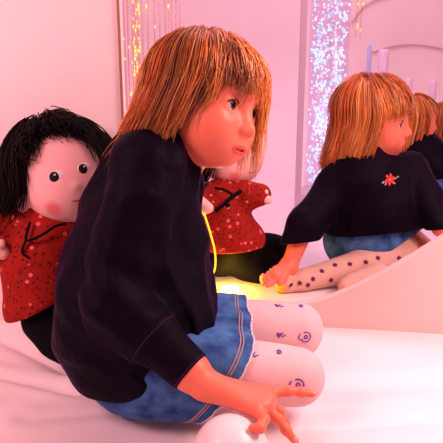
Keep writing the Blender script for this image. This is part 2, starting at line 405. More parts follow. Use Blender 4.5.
def hair_mesh(C, R, s, n_guides, per, seed, zcut, hang, palette, offset=.006, colliders=(), rad=.0011, step=.009, M=18, lim=None, crown=(-.22, .02, 1), clump=.008, frizz=.0, stiff=.0, cranium=((-.003, 0, .016), (.083, .073, .070)), face=((.022, 0, -.030), (.062, .060, .064)), vol=.07, wave=.005, cap=True, gw=None):
    g = np.random.default_rng(seed)
    cc, cr = A(*cranium[0]), A(*cranium[1]); fc, fr = A(*face[0]), A(*face[1])
    u = unit(g.normal(size=(n_guides*12, 3)))
    az = np.degrees(np.arctan2(np.abs(u[:, 1]), u[:, 0]))
    lim = lim or [(0, .58), (40, .50), (70, .20), (100, -.10), (140, -.35), (180, -.40)]
    zl = np.interp(az, *zip(*lim)); u = u[u[:, 2] > zl][:n_guides]; N = len(u)
    az = np.degrees(np.arctan2(u[:, 1], u[:, 0]))
    lay = g.uniform(.01, 1, N)
    infl = 1+offset/.08+vol*lay
    cw = unit(crown); c0 = cw
    p = cc+u*cr*infl[:, None]
    t = (u@c0)[:, None]*u-c0; t = unit(t+g.normal(scale=.06, size=t.shape))
    p = p-t*.012; q_ = (p-cc)/cr; p = cc+q_/np.linalg.norm(q_, axis=1, keepdims=True)*infl[:, None]*cr; p0_ = p.copy()
    path = [p.copy()]; d = t.copy()
    gl = unit((R.T@np.stack([unit(hang(a)) for a in az]).T).T)
    nmax = int(.36/step)
    cols = [(R.T@(A(*c)-C)/s, r/s) for c, r in colliders]
    for i in range(nmax):
        q = (p-cc)/cr; uq = unit(q); on = np.clip((uq@c0+.10)/.30, 0, 1)[:, None]   # on the crown hair follows the skull
        tg = (uq@c0)[:, None]*uq-c0; tg = unit(tg*cr)
        sd = unit(gl-(gl*uq).sum(1, keepdims=True)*uq); tg = unit(tg+sd*np.clip(1.2-on, .15, 1))
        ww = .42*(1-stiff)
        d = unit(d*(1-ww)+(tg*on+gl*(1-on))*ww)
        p = p+d*step
        q = (p-cc)/cr; k0 = np.linalg.norm(q, axis=1)[:, None]
        p = p*(1-on)+(cc+q/np.maximum(k0, 1e-6)*infl[:, None]*cr)*on
        for _ in range(2):
            for (ec, er, f) in ((cc, cr, infl), (fc, fr, 1+.03+.07*lay)):
                q = (p-ec)/er; k0 = np.linalg.norm(q, axis=1); hit = k0 < f
                p = np.where(hit[:, None], ec+(q/np.maximum(k0, 1e-6)[:, None])*f[:, None]*er, p)
            for (ec, er) in cols:
                q = p-ec; k0 = np.linalg.norm(q, axis=1); hit = k0 < er+.012*lay
                p = np.where(hit[:, None], ec+q/np.maximum(k0, 1e-6)[:, None]*(er+.012*lay)[:, None], p)
        d = unit(p-path[-1]); path.append(p.copy())
    path = np.stack(path, 1)                                        # N x steps x 3 (head space)
    zc = np.array([zcut(a) for a in az])+g.normal(scale=.006, size=N)
    below = path[:, :, 2] < zc[:, None]; end = np.where(below.any(1), below.argmax(1), nmax); end = np.maximum(end, 3)
    Q = np.zeros((N, M, 3))
    for i in range(N):
        tt = np.linspace(0, end[i], M); a = np.floor(tt).astype(int); b = np.minimum(a+1, nmax); f = (tt-a)[:, None]; Q[i] = path[i, a]*(1-f)+path[i, b]*f
    # no stray lock lies across the middle of the cheek
    ok = ~(((Q[:, :, 0] > .028) & (Q[:, :, 2] < -.015) & (np.abs(Q[:, :, 1]) > .02)).any(1) & (np.abs(az) > 95))
    Q = Q[ok]; N = len(Q)
    # locks sway a little along their length
    tq = np.linspace(0, 1, M)[None, :, None]
    Q = Q+wave*tq*np.sin(tq*g.uniform(5, 10, (N, 1, 1))+g.uniform(0, 6.3, (N, 1, 1)))*unit(g.normal(size=(N, 1, 3)))
    # strands around each guide
    gi = np.repeat(np.arange(N), per); S = Q[gi]; n = len(gi)
    T = unit(np.gradient(S, axis=1)); rnd = unit(g.normal(size=(n, 3)))[:, None]
    off = rnd-(rnd*T).sum(-1, keepdims=True)*T
    tt = np.linspace(0, 1, M)[None, :, None]
    rr = (clump*np.sqrt(g.uniform(0, 1, n)))[:, None, None]*(.95-.75*tt**1.5+.25*np.sin(tt*3.1))
    S = S+off*rr
    if frizz: S = S+frizz*tt**1.5*g.normal(size=(n, 1, 3))+frizz*.25*np.sin(tt*g.uniform(4, 9, (n, 1, 1))+g.uniform(0, 6, (n, 1, 1)))*unit(g.normal(size=(n, 1, 3)))
    ln = g.uniform(.80, 1.0, n); k = np.arange(M)/(M-1)*(M-1)
    for i in range(n):
        x = np.linspace(0, (M-1)*min(ln[i], 1), M); a = np.floor(x).astype(int); b = np.minimum(a+1, M-1); f = (x-a)[:, None]; S[i] = S[i, a]*(1-f)+S[i, b]*f
    Wd = C+(S@R.T)*s
    prof = np.interp(np.linspace(0, 1, M), [0, .1, .7, 1], [.8, 1, .9, .25])*rad
    Rr = g.uniform(.65, 1.25, n)[:, None]*prof[None]
    V, F = tubes(Wd, Rr, 3)
    pal = np.array(palette); sup = unit(g.normal(size=(70, 3))); si = (u[ok]@sup.T).argmax(1)       # broad streaks shared by neighbouring locks
    pc = pal[g.choice(len(pal), 70)][si]*.60+pal[g.choice(len(pal), N)]*.40
    sc_ = (pc[gi]*.85+pal[g.choice(len(pal), n)]*.15)*g.uniform(.75, 1.25, (n, 1))
    col = np.repeat(sc_, M*3, 0)
    if cap:                                                          # scalp under the strands
        mm = Mesh(); mm.ball((0, 0, 0), 1, n=36); cv = np.concatenate(mm.V); ca = np.degrees(np.arctan2(np.abs(cv[:, 1]), cv[:, 0]))
        keep = cv[:, 2] > np.interp(ca, *zip(*lim))
        fv = [f for f in mm.F if all(keep[i] for i in f)]
        cw_ = C+((cc+cv*cr*(1+offset*.5/.08))@R.T)*s
        n0 = len(V); V = np.concatenate([V, cw_]); col = np.concatenate([col, np.tile(np.median(pal, 0)*.4, (len(cw_), 1))])
        F = F.tolist()+[[i+n0 for i in f] for f in fv]
    return V, F, col
def hand_sdf(v, wrist, palm_r, knuckles, fingers, thumb, r=.0068, k=.010):
    for kn in knuckles: v.rc(wrist, kn, palm_r, r*1.35, k)
    for i in range(len(knuckles)-1): v.rc(knuckles[i], knuckles[i+1], r*1.25, r*1.25, .006)
    for f in fingers:
        v.ell(f[0]+A(0, 0, r*.55), r*1.25, None, .006)
        n = len(f); v.chain(f, [r*(1.08-.32*i/(n-1)) for i in range(n)], .0035)
    for f in fingers:
        for q in f[1:-1]: v.ell(q, r*1.08, None, .003)
    n = len(thumb); v.chain(thumb, [r*(1.5-.55*i/(n-1)) for i in range(n)], .006)
def lashes(parent, C, R, y, s=1.0):
    m = Mesh(); pts = [C+R@(A(.0632+.0148*math.cos(a)*1.02, y*(.029+.0155*math.sin(a)), -.0095+.0075*math.cos(a*1.2))*s) for a in np.linspace(-.85, .95, 9)]
    m.tube(pts, .0011*s, 5); m.build('eyelashes', M_lash, parent)
    m = Mesh(); pts = [C+R@(A(.080-.012*abs(t)**2-.004*t*1, y*(.030+.018*t), .014+.003*(1-t*t))*s) for t in np.linspace(-.9, 1, 8)]
    m.tube(pts, [.0008*s]+[.0016*s]*6+[.0006*s], 5); m.build('eyebrow', M_brow, parent)
M_lash = plain('eyelash_hair', (.035, .010, .006), .6, .2)
M_brow = plain('eyebrow_hair', (.45, .14, .06), .6, .2)
def pixel_ray(x, y):
    return Vector(CAM), Vector(unit(FW+RT*((x-221.5)/FPX)+UP*((221.5-y)/FPX)))
def motifs(V, F, spots, kinds, size, r):
    """little embroidered flowers lying on a stocking surface"""
    bvh = BVHTree.FromPolygons([tuple(x) for x in V], [tuple(int(i) for i in f) for f in F]); out = Mesh()
    for (x, y), kd in zip(spots, kinds):
        o, d = pixel_ray(x, y); loc, nor, _, _ = bvh.ray_cast(o, d)
        if loc is None: continue
        n = A(*nor); a = unit(np.cross(n, A(.2, .3, .93))); b = np.cross(n, a); loc = A(*loc)
        if kd == 'ring': lines = [[(math.cos(t), math.sin(t)) for t in np.linspace(.6, 5.4, 12)], [(.35*math.cos(t), .35*math.sin(t)) for t in np.linspace(0, 6.3, 8)], [(1.25, -.5), (1.5, .3), (1.1, .8)]]
        elif kd == 'dot': lines = [[(.4*math.cos(t), .5*math.sin(t)) for t in np.linspace(0, 6.3, 7)], [(0, -.25), (0, .25)]]
        elif kd == 'petal': lines = [[((.45+.4*math.cos(5*t))*math.cos(t), (.45+.4*math.cos(5*t))*math.sin(t)) for t in np.linspace(0, 6.28, 26)], [(0, -.2), (.1, .2)]]
        else: lines = [[(-.9, -.2), (-.3, .3), (.1, -.3), (.5, .3), (.9, -.1)], [(-.3, -.5), (.3, .1), (.7, -.4)], [(.1, .5), (.6, .35)]]
        for ln in lines:
            pts = []
            for (u_, w_) in ln:
                q = loc+(a*u_+b*w_)*size; hit = bvh.find_nearest(Vector(q)); pts.append(A(*hit[0])+A(*hit[1])*.0004)
            out.tube(pts, r, 5)
    return out
def with_motifs(name, V, F, mat, mo, mat2, parent):
    mm = Mesh(); mm.put(V, F.tolist(), 0)
    if mo.n: mm.put(np.concatenate(mo.V), mo.F, 1)
    return mm.build(name, [mat, mat2], parent)

# ------------------------------------------------------------------ girl in the foreground
girl = thing('person', 'girl nearest the camera in dark velvet top and denim skirt, hand on a white ball', 'person', tuple(A(*P(130, 400, .95)[:2], 0)))
HC, HR = P(203, 98, .90), euler(-34, 4, -17)
hl = lambda *p: HC+HR@A(*p)
pelvis = P(132, 340, .95); belly = P(132, 285, .94); chest = P(142, 220, .93); upper = P(155, 180, .92); neck = P(172, 150, .915)
shN, shF = P(146, 165, .858), P(168, 180, 1.0)
elN, wrN = P(118, 305, .84), P(205, 385, .802)
hipN, hipF = P(165, 362, .90), P(175, 330, 1.03)
knN, knF = P(296, 375, .905), P(296, 329, 1.06)
ftN, ftF = P(150, 400, .94), P(190, 352, 1.12)
elF, wrF = P(172, 245, 1.03), P(178, 300, 1.05)
FIN = dict(k=[P(266, 394, .807), P(268, 401, .797), P(265, 407, .787), P(257, 411, .775)],
           f=[[P(266, 394, .807), P(288, 391, .812), P(301, 392, .815), P(312, 394, .816)],
              [P(268, 401, .797), P(280, 412, .802), P(285, 424, .806), P(288, 433, .806)],
              [P(265, 407, .787), P(278, 419, .781), P(286, 430, .779), P(294, 440, .777)],
              [P(257, 411, .775), P(264, 419, .756), P(260, 428, .744), P(252, 428, .743)]],
           t=[P(216, 390, .815), P(238, 396, .838), P(254, 404, .842), P(264, 411, .838)])
v = Vol(A(-.26, .60, -.01), A(.20, 1.16, .60), .0024)
v.rc(hl(-.014, 0, -.055), neck+A(.004, 0, -.03), .036, .040, .02)
v.chain([pelvis, belly, chest, upper], [.07, .065, .055, .042], .03)
v.rc(shN, shF, .028, .028, .02); v.chain([shN, elN, elN+(wrN-elN)*.85, wrN], [.032, .029, .0245, .0185], .012); v.chain([shF, elF, wrF], [.032, .026, .019], .012)
v.chain([pelvis, hipN, knN], [.07, .055, .034], .02); v.chain([pelvis, hipF, knF], [.07, .055, .038], .02)
v.rc(knN, ftN, .030, .02, .01); v.rc(knF, ftF, .030, .02, .01)
head_sdf(v, HC, HR)
hand_sdf(v, wrN, .0155, FIN['k'], FIN['f'], FIN['t'])
V, F = v.mesh(1)
make('body', V, F, M_skin, girl, col=head_colour(V, HC, HR))
gz = A(1, -.10, .06)
for y in (-1, 1): eye(girl, HC, HR, y, gz); lashes(girl, HC, HR, y)
for f in (FIN['f'][0], FIN['f'][2]):
    tip, prev = f[-1], f[-2]; ax = unit(tip-prev); n = unit(UP*.7-FW*.7-ax*((UP*.7-FW*.7)@ax)); sd = np.cross(n, ax)
    m = Mesh(); m.ball(tip+n*.0042+ax*.0015, (.0052, .0038, .0014), np.stack([ax, sd, n], 1), 14); m.build('fingernail', M_nail, girl)
# tights
v = Vol(A(-.16, .70, -.012), A(.22, 1.22, .20), .0026)
v.chain([hipN, knN], [.052, .042], .012); v.chain([hipF, knF], [.056, .047], .012)
v.rc(knN+A(0, 0, -.012), ftN, .034, .024, .014); v.rc(knF+A(0, 0, -.014), ftF, .038, .026, .014)
wb = wob(3, 60); v.disp(lambda X, Y, Z: .0010*wb(X, Y, Z))
v.cut((0, 0, -.002), (0, 0, -1))
V, F = v.mesh(2)
mo = motifs(V, F, [(279, 306), (301, 306), (281, 335), (306, 337), (253, 355), (279, 352), (266, 388), (298, 385), (318, 352)], ['leaf', 'dot', 'leaf', 'ring', 'leaf', 'dot', 'leaf', 'ring', 'dot'], .0085, .0010)
with_motifs('tights', V, F, M_tights, mo, M_purple, girl)
# denim skirt
hemA, hemB, hemC = P(244, 298, 1.05), P(234, 368, .90), P(199, 427, .885)
hn = unit(np.cross(hemB-hemA, hemC-hemA)); hn = hn if hn[0] > 0 else -hn
v = Vol(A(-.30, .68, -.012), A(.12, 1.20, .26), .0026)
kN2, kF2 = hipN+(knN-hipN)*.75, hipF+(knF-hipF)*.75
v.chain([pelvis+A(0, 0, -.005), hipN, kN2], [.088, .060, .050], .03); v.chain([pelvis, hipF, kF2], [.088, .066, .058], .03)
v.rc((hipN+hipF)/2, (kN2+kF2)/2, .065, .055, .03)
v.rc(hipN+A(-.03, -.002, -.035), kN2+A(0, -.012, -.035), .048, .042, .03)
v.rc(pelvis+A(.0, -.02, -.045), pelvis+A(.05, -.04, -.05), .060, .045, .03)
wd = wob(8, 55); v.disp(lambda X, Y, Z: .0035*wd(X, Y, Z))
v.cut(hemB, hn, .003); v.cut((0, 0, -.001), (0, 0, -1))
v.chain([hipN+(knN-hipN)*.2, knN], [.049, .044], .002, 'sub'); v.chain([hipF+(knF-hipF)*.2, knF], [.053, .049], .002, 'sub')
Vs, Fs = v.mesh(2)
make('denim_skirt', Vs, Fs, M_denim, girl)
# hem stitching and frayed hem edge follow the skirt's rim
dist = (Vs-hemB)@hn
def rim(off, r, name, mat, jit=0):
    c = (hemA+hemC)/2*.5+((kN2+kF2)/2)*.5; c = c-hn*((c-hemB)@hn+off); b1 = unit(np.cross(hn, A(0, 0, 1))); b2 = np.cross(hn, b1)
    bvh = BVHTree.FromPolygons([tuple(x) for x in Vs], [tuple(int(i) for i in f) for f in Fs]); pts = []
    for a in np.linspace(0, 2*math.pi, 110):
        dr = b1*math.cos(a)+b2*math.sin(a); loc, nor, _, _ = bvh.ray_cast(Vector(c+dr*.3), Vector(-dr))
        if loc is not None: pts.append(A(*loc)+dr*r*.4+rng.normal(size=3)*jit)
    m = Mesh(); m.tube(pts+[pts[0]], r, 5); m.build(name, mat, girl)
rim(.0025, .0016, 'hem_fray', M_fray, .0007); rim(.016, .0009, 'hem_stitching', M_thread); rim(.020, .0009, 'hem_stitching', M_thread)
# velvet top
v = Vol(A(-.30, .70, -.012), A(.12, 1.18, .50), .0026)
v.ell(pelvis+A(.002, 0, .014), (.112, .105, .110), None, .03)
v.chain([pelvis+A(0.008, 0, .03), belly+A(.006,0,0), chest+A(.004, 0, 0), upper], [.108, .104, .082, .060], .04)
v.rc(P(86, 290, .96), P(112, 215, .95), .020, .025, .05)
v.rc(P(180, 288, .97), P(166, 225, .95), .024, .026, .05)
v.chain([upper+A(-.005, 0, 0), P(163, 152, .92), P(164, 145, .925)], [.060, .044, .038], .03)
v.rc(shN, shF, .050, .046, .03)
v.rc(P(138, 152, .93), P(126, 190, .93), .036, .034, .03)
cuff0 = elN+(wrN-elN)*.42; cuff1 = elN+(wrN-elN)*.85
v.chain([shN, shN+(elN-shN)*.5, elN], [.054, .048, .046], .005)
v.chain([elN, cuff0], [.046, .039], .006); v.rc(cuff0, cuff1, .035, .0300, .003)
v.chain([shF, elF, wrF+A(-.01, 0, .03)], [.050, .044, .036], .02)
ax = unit(wrN-elN); wv = wob(5, 42); w2 = wob(12, 90)
def folds(X, Y, Z):
    t = (X-cuff0[0])*ax[0]+(Y-cuff0[1])*ax[1]+(Z-cuff0[2])*ax[2]
    r2 = (X-cuff0[0]-t*ax[0])**2+(Y-cuff0[1]-t*ax[1])**2+(Z-cuff0[2]-t*ax[2])**2
    seam = -.0022*np.exp(-((t+.001)/.003)**2)*(r2 < .06**2)
    e = np.exp(-(((X-elN[0])**2+(Y-elN[1])**2+(Z-elN[2])**2)/.075**2))
    calm = np.clip((.012-t)/.03, .0, 1); far = np.sqrt(r2) > .06; calm = np.where(far, 1, calm)
    return seam-.0075*calm*np.maximum(1-np.abs(wv(X, Y, Z))*2.4, -.35)-e*.004*np.sin(150*(X*.5+Z*.86))-.0012*w2(X, Y, Z)
v.disp(folds)
v.cut(cuff1, ax, .002, cuff1-.05, cuff1+.05)
v.rc(cuff1+ax*.018, cuff1+ax*.04, .0250, .0250, .003, 'sub')
v.rc(hl(-.014, 0, -.05), neck+A(.006, 0, -.012), .037, .040, .003, 'sub')
v.rc(P(108, 366, .92), P(150, 368, .885), .050, .044, .03)
v.cut(P(150, 396, .87), unit(A(.16, 0, -1)), .006)
v.cut((0, 0, .008), (0, 0, -1))
V, F = v.mesh(2); make('velvet_top', V, F, M_velvet, girl)
bvt = BVHTree.FromPolygons([tuple(x) for x in V], [tuple(int(i) for i in f) for f in F])
def seam(c, axis, r, name='seam', sweep=(0, 6.2832), reach=.07):
    b1 = unit(np.cross(axis, A(0, 0, 1))); b2 = np.cross(axis, b1); pts = []
    for a in np.linspace(*sweep, 60):
        dr = b1*math.cos(a)+b2*math.sin(a); loc, nor, _, dd = bvt.ray_cast(Vector(c+dr*reach), Vector(-dr))
        if loc is not None and reach-.043 < dd < reach: pts.append(A(*loc)-dr*r*.3)
    if len(pts) > 4: m = Mesh(); m.tube(pts, r, 5); m.build(name, M_seam, girl)
seam(cuff0+ax*.002, ax, .0011); seam(cuff1-ax*.003, ax, .0011)
# hair
PAL = [A(.80, .22, .030), A(.95, .36, .07), A(.62, .13, .018), A(.14, .018, .005), A(.05, .006, .003), A(1.0, .60, .28), A(.78, .19, .025), A(.30, .045, .010), A(.98, .46, .14)]
def zc_main(a):
    if a > 26: return np.interp(a, [26, 40, 70, 120, 180], [-.02, -.045, -.05, -.07, -.105]) if rng.uniform() < .965 else -.10
    return np.interp(-a, [0, 40, 58, 82, 130, 180], [.016, .014, .008, -.110, -.125, -.105])
def hang_main(a):
    if a > 20: return A(-.12-.30*np.clip((a-90)/60, 0, 1), 0, -1)
    return A(-.10-.40*np.clip((-a-40)/25, 0, 1), 0, -1)
V, F, c = hair_mesh(HC, HR, 1.0, 480, 22, 21, zc_main, hang_main, PAL, clump=.0095, rad=.0008, frizz=.005, wave=.006)
make('hair', V, F, M_hair, girl, col=c)

# ------------------------------------------------------------------ white ball under her hand
bc = P(231, 452, .768); bc[2] = .0485
m = Mesh(); m.ball(bc, .0485, n=56)
tag(m.build('ball', M_white), 'smooth white ball on the padded floor under the nearest girl\'s hand', 'ball')

# ------------------------------------------------------------------ rag dolls
M_dollhair = painted('black_doll_hair', .65, .10)
def doll_head(root, C, R, s=1.0, feat=True):
    v = Vol(C-.11*s, C+.11*s, .0025)
    v.ell(C, A(.078, .072, .080)*s, R, .01); v.ell(C+R@A(.022, 0, -.022)*s, A(.060, .062, .056)*s, R, .02)
    for q in (-1, 1): v.ell(C+R@A(.012, q*.076, -.030)*s, A(.010, .010, .019)*s, R, .005)
    v.ell(C+R@A(.0795, 0, -.012)*s, A(.0050, .0065, .0050)*s, R, .008)
    V, F = v.mesh(1); c = np.tile(A(.88, .47, .45), (len(V), 1)); q = (V-C)@R/s
    for y in (-1, 1):
        b = near(q, (.066, y*.040, -.040), .013, .012)[:, None]*.75; c = c*(1-b)+A(.80, .11, .10)*b
    make('head', V, F, M_cloth_face, root, col=c)
    if not feat: return
    for y in (-1, 1):
        p = A(.0735, y*.0225, .010); n = unit(p*A(1, 1.2, 1)); a = unit(np.cross(A(0, 0, 1), n)); b = np.cross(n, a); Rm = R@np.stack([a, b, n], 1)
        m = Mesh(); m.ball(C+R@(p*s), A(.0140, .0095, .0035)*s, Rm, 18); e = m.build('eye', M_doll_white, root)
        m = Mesh(); m.ball(C+R@((p+n*.0018-a*.003*1)*s), A(.0082, .0085, .0034)*s, Rm, 18); m.ball(C+R@((p+n*.0048-a*.001+b*.003)*s), A(.0017, .0017, .0008)*s, Rm, 8, 1)
        m.build('pupil', [M_dark, M_doll_white], e)
    m = Mesh(); m.tube([C+R@(A(.0825-.002*abs(t), .012*t, -.035+.002*t*t)*s) for t in np.linspace(-1, 1, 7)], .0011*s, 5); m.build('mouth', M_mouth, root)
    m = Mesh()
    for y in (-1, 1): m.ball(C+R@(A(.0835, y*.0035, -.0135)*s), .0010*s, n=8)
    m.build('nose_stitch', M_mouth, root)
M_doll_white = plain('white_felt', (.82, .66, .66), .8, .1)
M_mouth = plain('red_thread', (.30, .04, .04), .8, .1)
DPAL = [A(.004, .003, .004), A(.008, .005, .006), A(.014, .008, .007)]
doll = thing('rag_doll', 'black haired rag doll in red flowered shirt, leaning behind the nearest girl at left', 'doll', tuple(A(*P(40, 345, 1.1)[:2], 0)))
DC, DR = P(61, 175, 1.078), euler(-62, -5, 11)
doll_head(doll, DC, DR, 1.05)
def dz(a): return np.interp(abs(a), [0, 35, 55, 80, 180], [.086, .078, .05, -.07, -.10] if a < 0 else [.086, .078, .05, -.015, -.05])
V, F, c = hair_mesh(DC, DR, 1.06, 300, 16, 5, dz, lambda a: A(-.5 if a < 0 else .45, .0, -1), DPAL, offset=.006, rad=.0012, clump=.013, frizz=.009, vol=.11, cranium=((-.004, 0, .004), (.082, .076, .082)), face=((.020, 0, -.020), (.062, .064, .060)),
    lim=[(0, .80), (30, .76), (60, .50), (90, .05), (120, -.3), (180, -.5)])
make('hair', V, F, M_dollhair, doll, col=c)
# shirt, with the arm at left
v = Vol(A(-.60, .86, -.01), A(-.20, 1.19, .32), .003)
v.chain([P(52, 222, 1.085), P(42, 262, 1.085), P(40, 305, 1.08)], [.050, .066, .064], .03)
v.rc(P(18, 228, 1.07), P(78, 228, 1.09), .036, .036, .03)
v.chain([P(16, 226, 1.07), P(-14, 226, 1.05), P(-16, 240, 1.03)], [.036, .033, .028], .02)
wf = wob(31, 60); v.disp(lambda X, Y, Z: .004*wf(X, Y, Z))
v.cut(P(32, 310, 1.06), unit(A(.42, 0, -.9)), .004)
V, F = v.mesh(2); make('shirt', V, F, M_floral, doll)
v = Vol(A(-.62, .90, -.02), A(-.20, 1.2, .36), .003)
v.chain([P(-16, 238, 1.03), P(-8, 246, 1.03), P(3, 253, 1.03)], [.018, .018, .012], .01); v.rc(P(-8, 246, 1.03), P(2, 243, 1.015), .011, .007, .006)
V, F = v.mesh(1); make('hand', V, F, M_cloth_face, doll, col=np.tile(A(.80, .42, .36), (len(V), 1)))
v = Vol(A(-.60, .86, -.006), A(-.16, 1.19, .26), .003)
v.chain([P(46, 304, 1.09), P(48, 318, 1.08)], [.044, .042], .02)
v.chain([P(48, 318, 1.08), P(60, 340, 1.07), P(68, 352, 1.07)], [.042, .032, .022], .02)
wf2 = wob(33, 50); v.disp(lambda X, Y, Z: .003*wf2(X, Y, Z)); v.cut((0, 0, .001), (0, 0, -1)); v.cut(P(12, 318, 1.05), unit(A(-1, 0, .3)), .004)
V, F = v.mesh(2); make('trousers', V, F, M_black, doll)
m = Mesh(); m.ball(P(61, 346, 1.035), (.008, .010, .024));  m.build('foot', plain('doll_foot_cloth', (.75, .26, .15), .8, .1), doll)
m = Mesh(); m.tube(smooth_path([P(30, 222, 1.02), P(26, 240, 1.012), P(40, 236, 1.012), P(56, 226, 1.02), P(66, 224, 1.03)], 16), .0024, 6); m.tube(smooth_path([P(26, 240, 1.012), P(22, 252, 1.013), P(29, 258, 1.012)], 8), .0022, 6)
m.build('neck_ribbon', M_black, doll)

# the doll's mirror image, built as a second doll beyond the opening
doll2 = thing('rag_doll', 'rag doll in red flowered shirt sitting behind the nearest girl\'s chin', 'doll', tuple(A(*P(235, 285, 1.43)[:2], 0)))
C2, R2 = P(229, 150, 1.44), euler(-52, 6, 10)
doll_head(doll2, C2, R2, 1.0)
V, F, c = hair_mesh(C2, R2, 1.0, 160, 10, 6, lambda a: .07 if 0 < a < 120 else np.interp(abs(a), [0, 40, 70, 180], [.07, .06, -.05, -.10]), lambda a: A(-.3, 0, -1), DPAL, offset=.004, rad=.0014, clump=.012, frizz=.008, cranium=((-.004, 0, .004), (.082, .076, .082)), face=((.020, 0, -.020), (.062, .064, .060)), lim=[(0, .66), (30, .6), (60, .35), (90, .05), (120, -.3), (180, -.5)])
make('hair', V, F, M_dollhair, doll2, col=c)
v = Vol(A(-.16, 1.22, .02), A(.20, 1.60, .36), .003)
v.chain([P(222, 200, 1.42), P(222, 222, 1.42), P(236, 240, 1.42)], [.052, .064, .060], .03)
v.rc(P(232, 236, 1.41), P(252, 238, 1.42), .044, .030, .02)
v.chain([P(236, 198, 1.42), P(247, 195, 1.40), P(259, 194, 1.385)], [.034, .030, .026], .02)
v.chain([P(206, 200, 1.41), P(196, 206, 1.37), P(196, 208, 1.34)], [.034, .030, .026], .02)
v.disp(lambda X, Y, Z: .004*wf(X, Y, Z)); v.cut(P(232, 252, 1.40), unit(A(.12, -.15, -1)), .004)
V, F = v.mesh(2); make('shirt', V, F, M_floral, doll2)
v = Vol(A(-.16, 1.16, .02), A(.2, 1.60, .36), .0025)
v.rc(P(259, 194, 1.38), P(268, 200, 1.37), .014, .010, .006); v.rc(P(261, 194, 1.375), P(266, 192, 1.365), .008, .006, .005)
V, F = v.mesh(1); make('hand', V, F, M_cloth_face, doll2, col=np.tile(A(.82, .48, .42), (len(V), 1)))
v = Vol(A(-.16, 1.16, .02), A(.2, 1.60, .36), .0025)
v.rc(P(197, 203, 1.33), P(208, 208, 1.30), .020, .012, .006); v.rc(P(198, 209, 1.32), P(203, 213, 1.30), .010, .007, .005)
V, F = v.mesh(1); make('hand', V, F, M_cloth_face, doll2, col=np.tile(A(.82, .48, .42), (len(V), 1)))
v = Vol(A(-.2, 1.25, -.01), A(.26, 1.76, .22), .003)
v.chain([P(230, 244, 1.48), P(218, 256, 1.50), P(208, 260, 1.50)], [.056, .050, .036], .02)
v.chain([P(230, 250, 1.49), P(248, 264, 1.50), P(260, 274, 1.49)], [.052, .040, .026], .02)
v.chain([P(238, 248, 1.50), P(270, 251, 1.53), P(284, 250, 1.55)], [.048, .040, .034], .02)
v.disp(lambda X, Y, Z: .003*wf2(X, Y, Z)); v.cut((0, 0, .001), (0, 0, -1))
V, F = v.mesh(2); make('trousers', V, F, M_black, doll2)
m = Mesh(); m.ball(P(263, 279, 1.455), (.008, .012, .014)); m.build('foot', plain('far_doll_foot', (.80, .32, .18), .8, .1), doll2)
m = Mesh(); m.tube(smooth_path([P(215, 211, 1.33), P(223, 205, 1.335), P(232, 197, 1.345), P(241, 191, 1.36)], 14), .0045, 6)
m.tube(smooth_path([P(215, 188, 1.36), P(224, 190, 1.35), P(232, 194, 1.345)], 8), .003, 6); m.tube([P(226, 203, 1.335), P(229, 207, 1.335)], .005, 6)
m.build('neck_ribbon', M_black, doll2)

# ------------------------------------------------------------------ mirror image of the foreground girl, built as a second girl
def far_girl(label, base, Hc, Hr, hs, h, build, zc, hang, seed, guides, coll):
    g = thing('person', label, 'person', base); build(g)
    V, F, c = hair_mesh(Hc, Hr, hs, guides, 18, seed, zc, hang, FPAL, colliders=coll, clump=.010, rad=.0010, frizz=.003)
    make('hair', V, F, M_hair, g, col=c); return g
FPAL = [p*A(.95, .85, .8) for p in PAL]
H2, R2h = P(372, 115, 1.47), euler(-24, 3, 7)
h2 = lambda *p: H2+R2h@A(*p)
g2n = P(360, 152, 1.47); g2u = P(362, 178, 1.48); g2b = P(374, 212, 1.50); g2p = P(370, 232, 1.52)
s2L, s2R = P(336, 186, 1.47), P(408, 172, 1.50)
e2L, w2L = P(305, 226, 1.43), P(289, 266, 1.42)
e2R, w2R = P(424, 200, 1.45), P(441, 228, 1.40)
k2 = P(404, 254, 1.48); f2 = P(284, 285, 1.43); hip2 = P(352, 240, 1.54); hip2b = P(395, 238, 1.56)
fb = P(352, 284, 1.395)
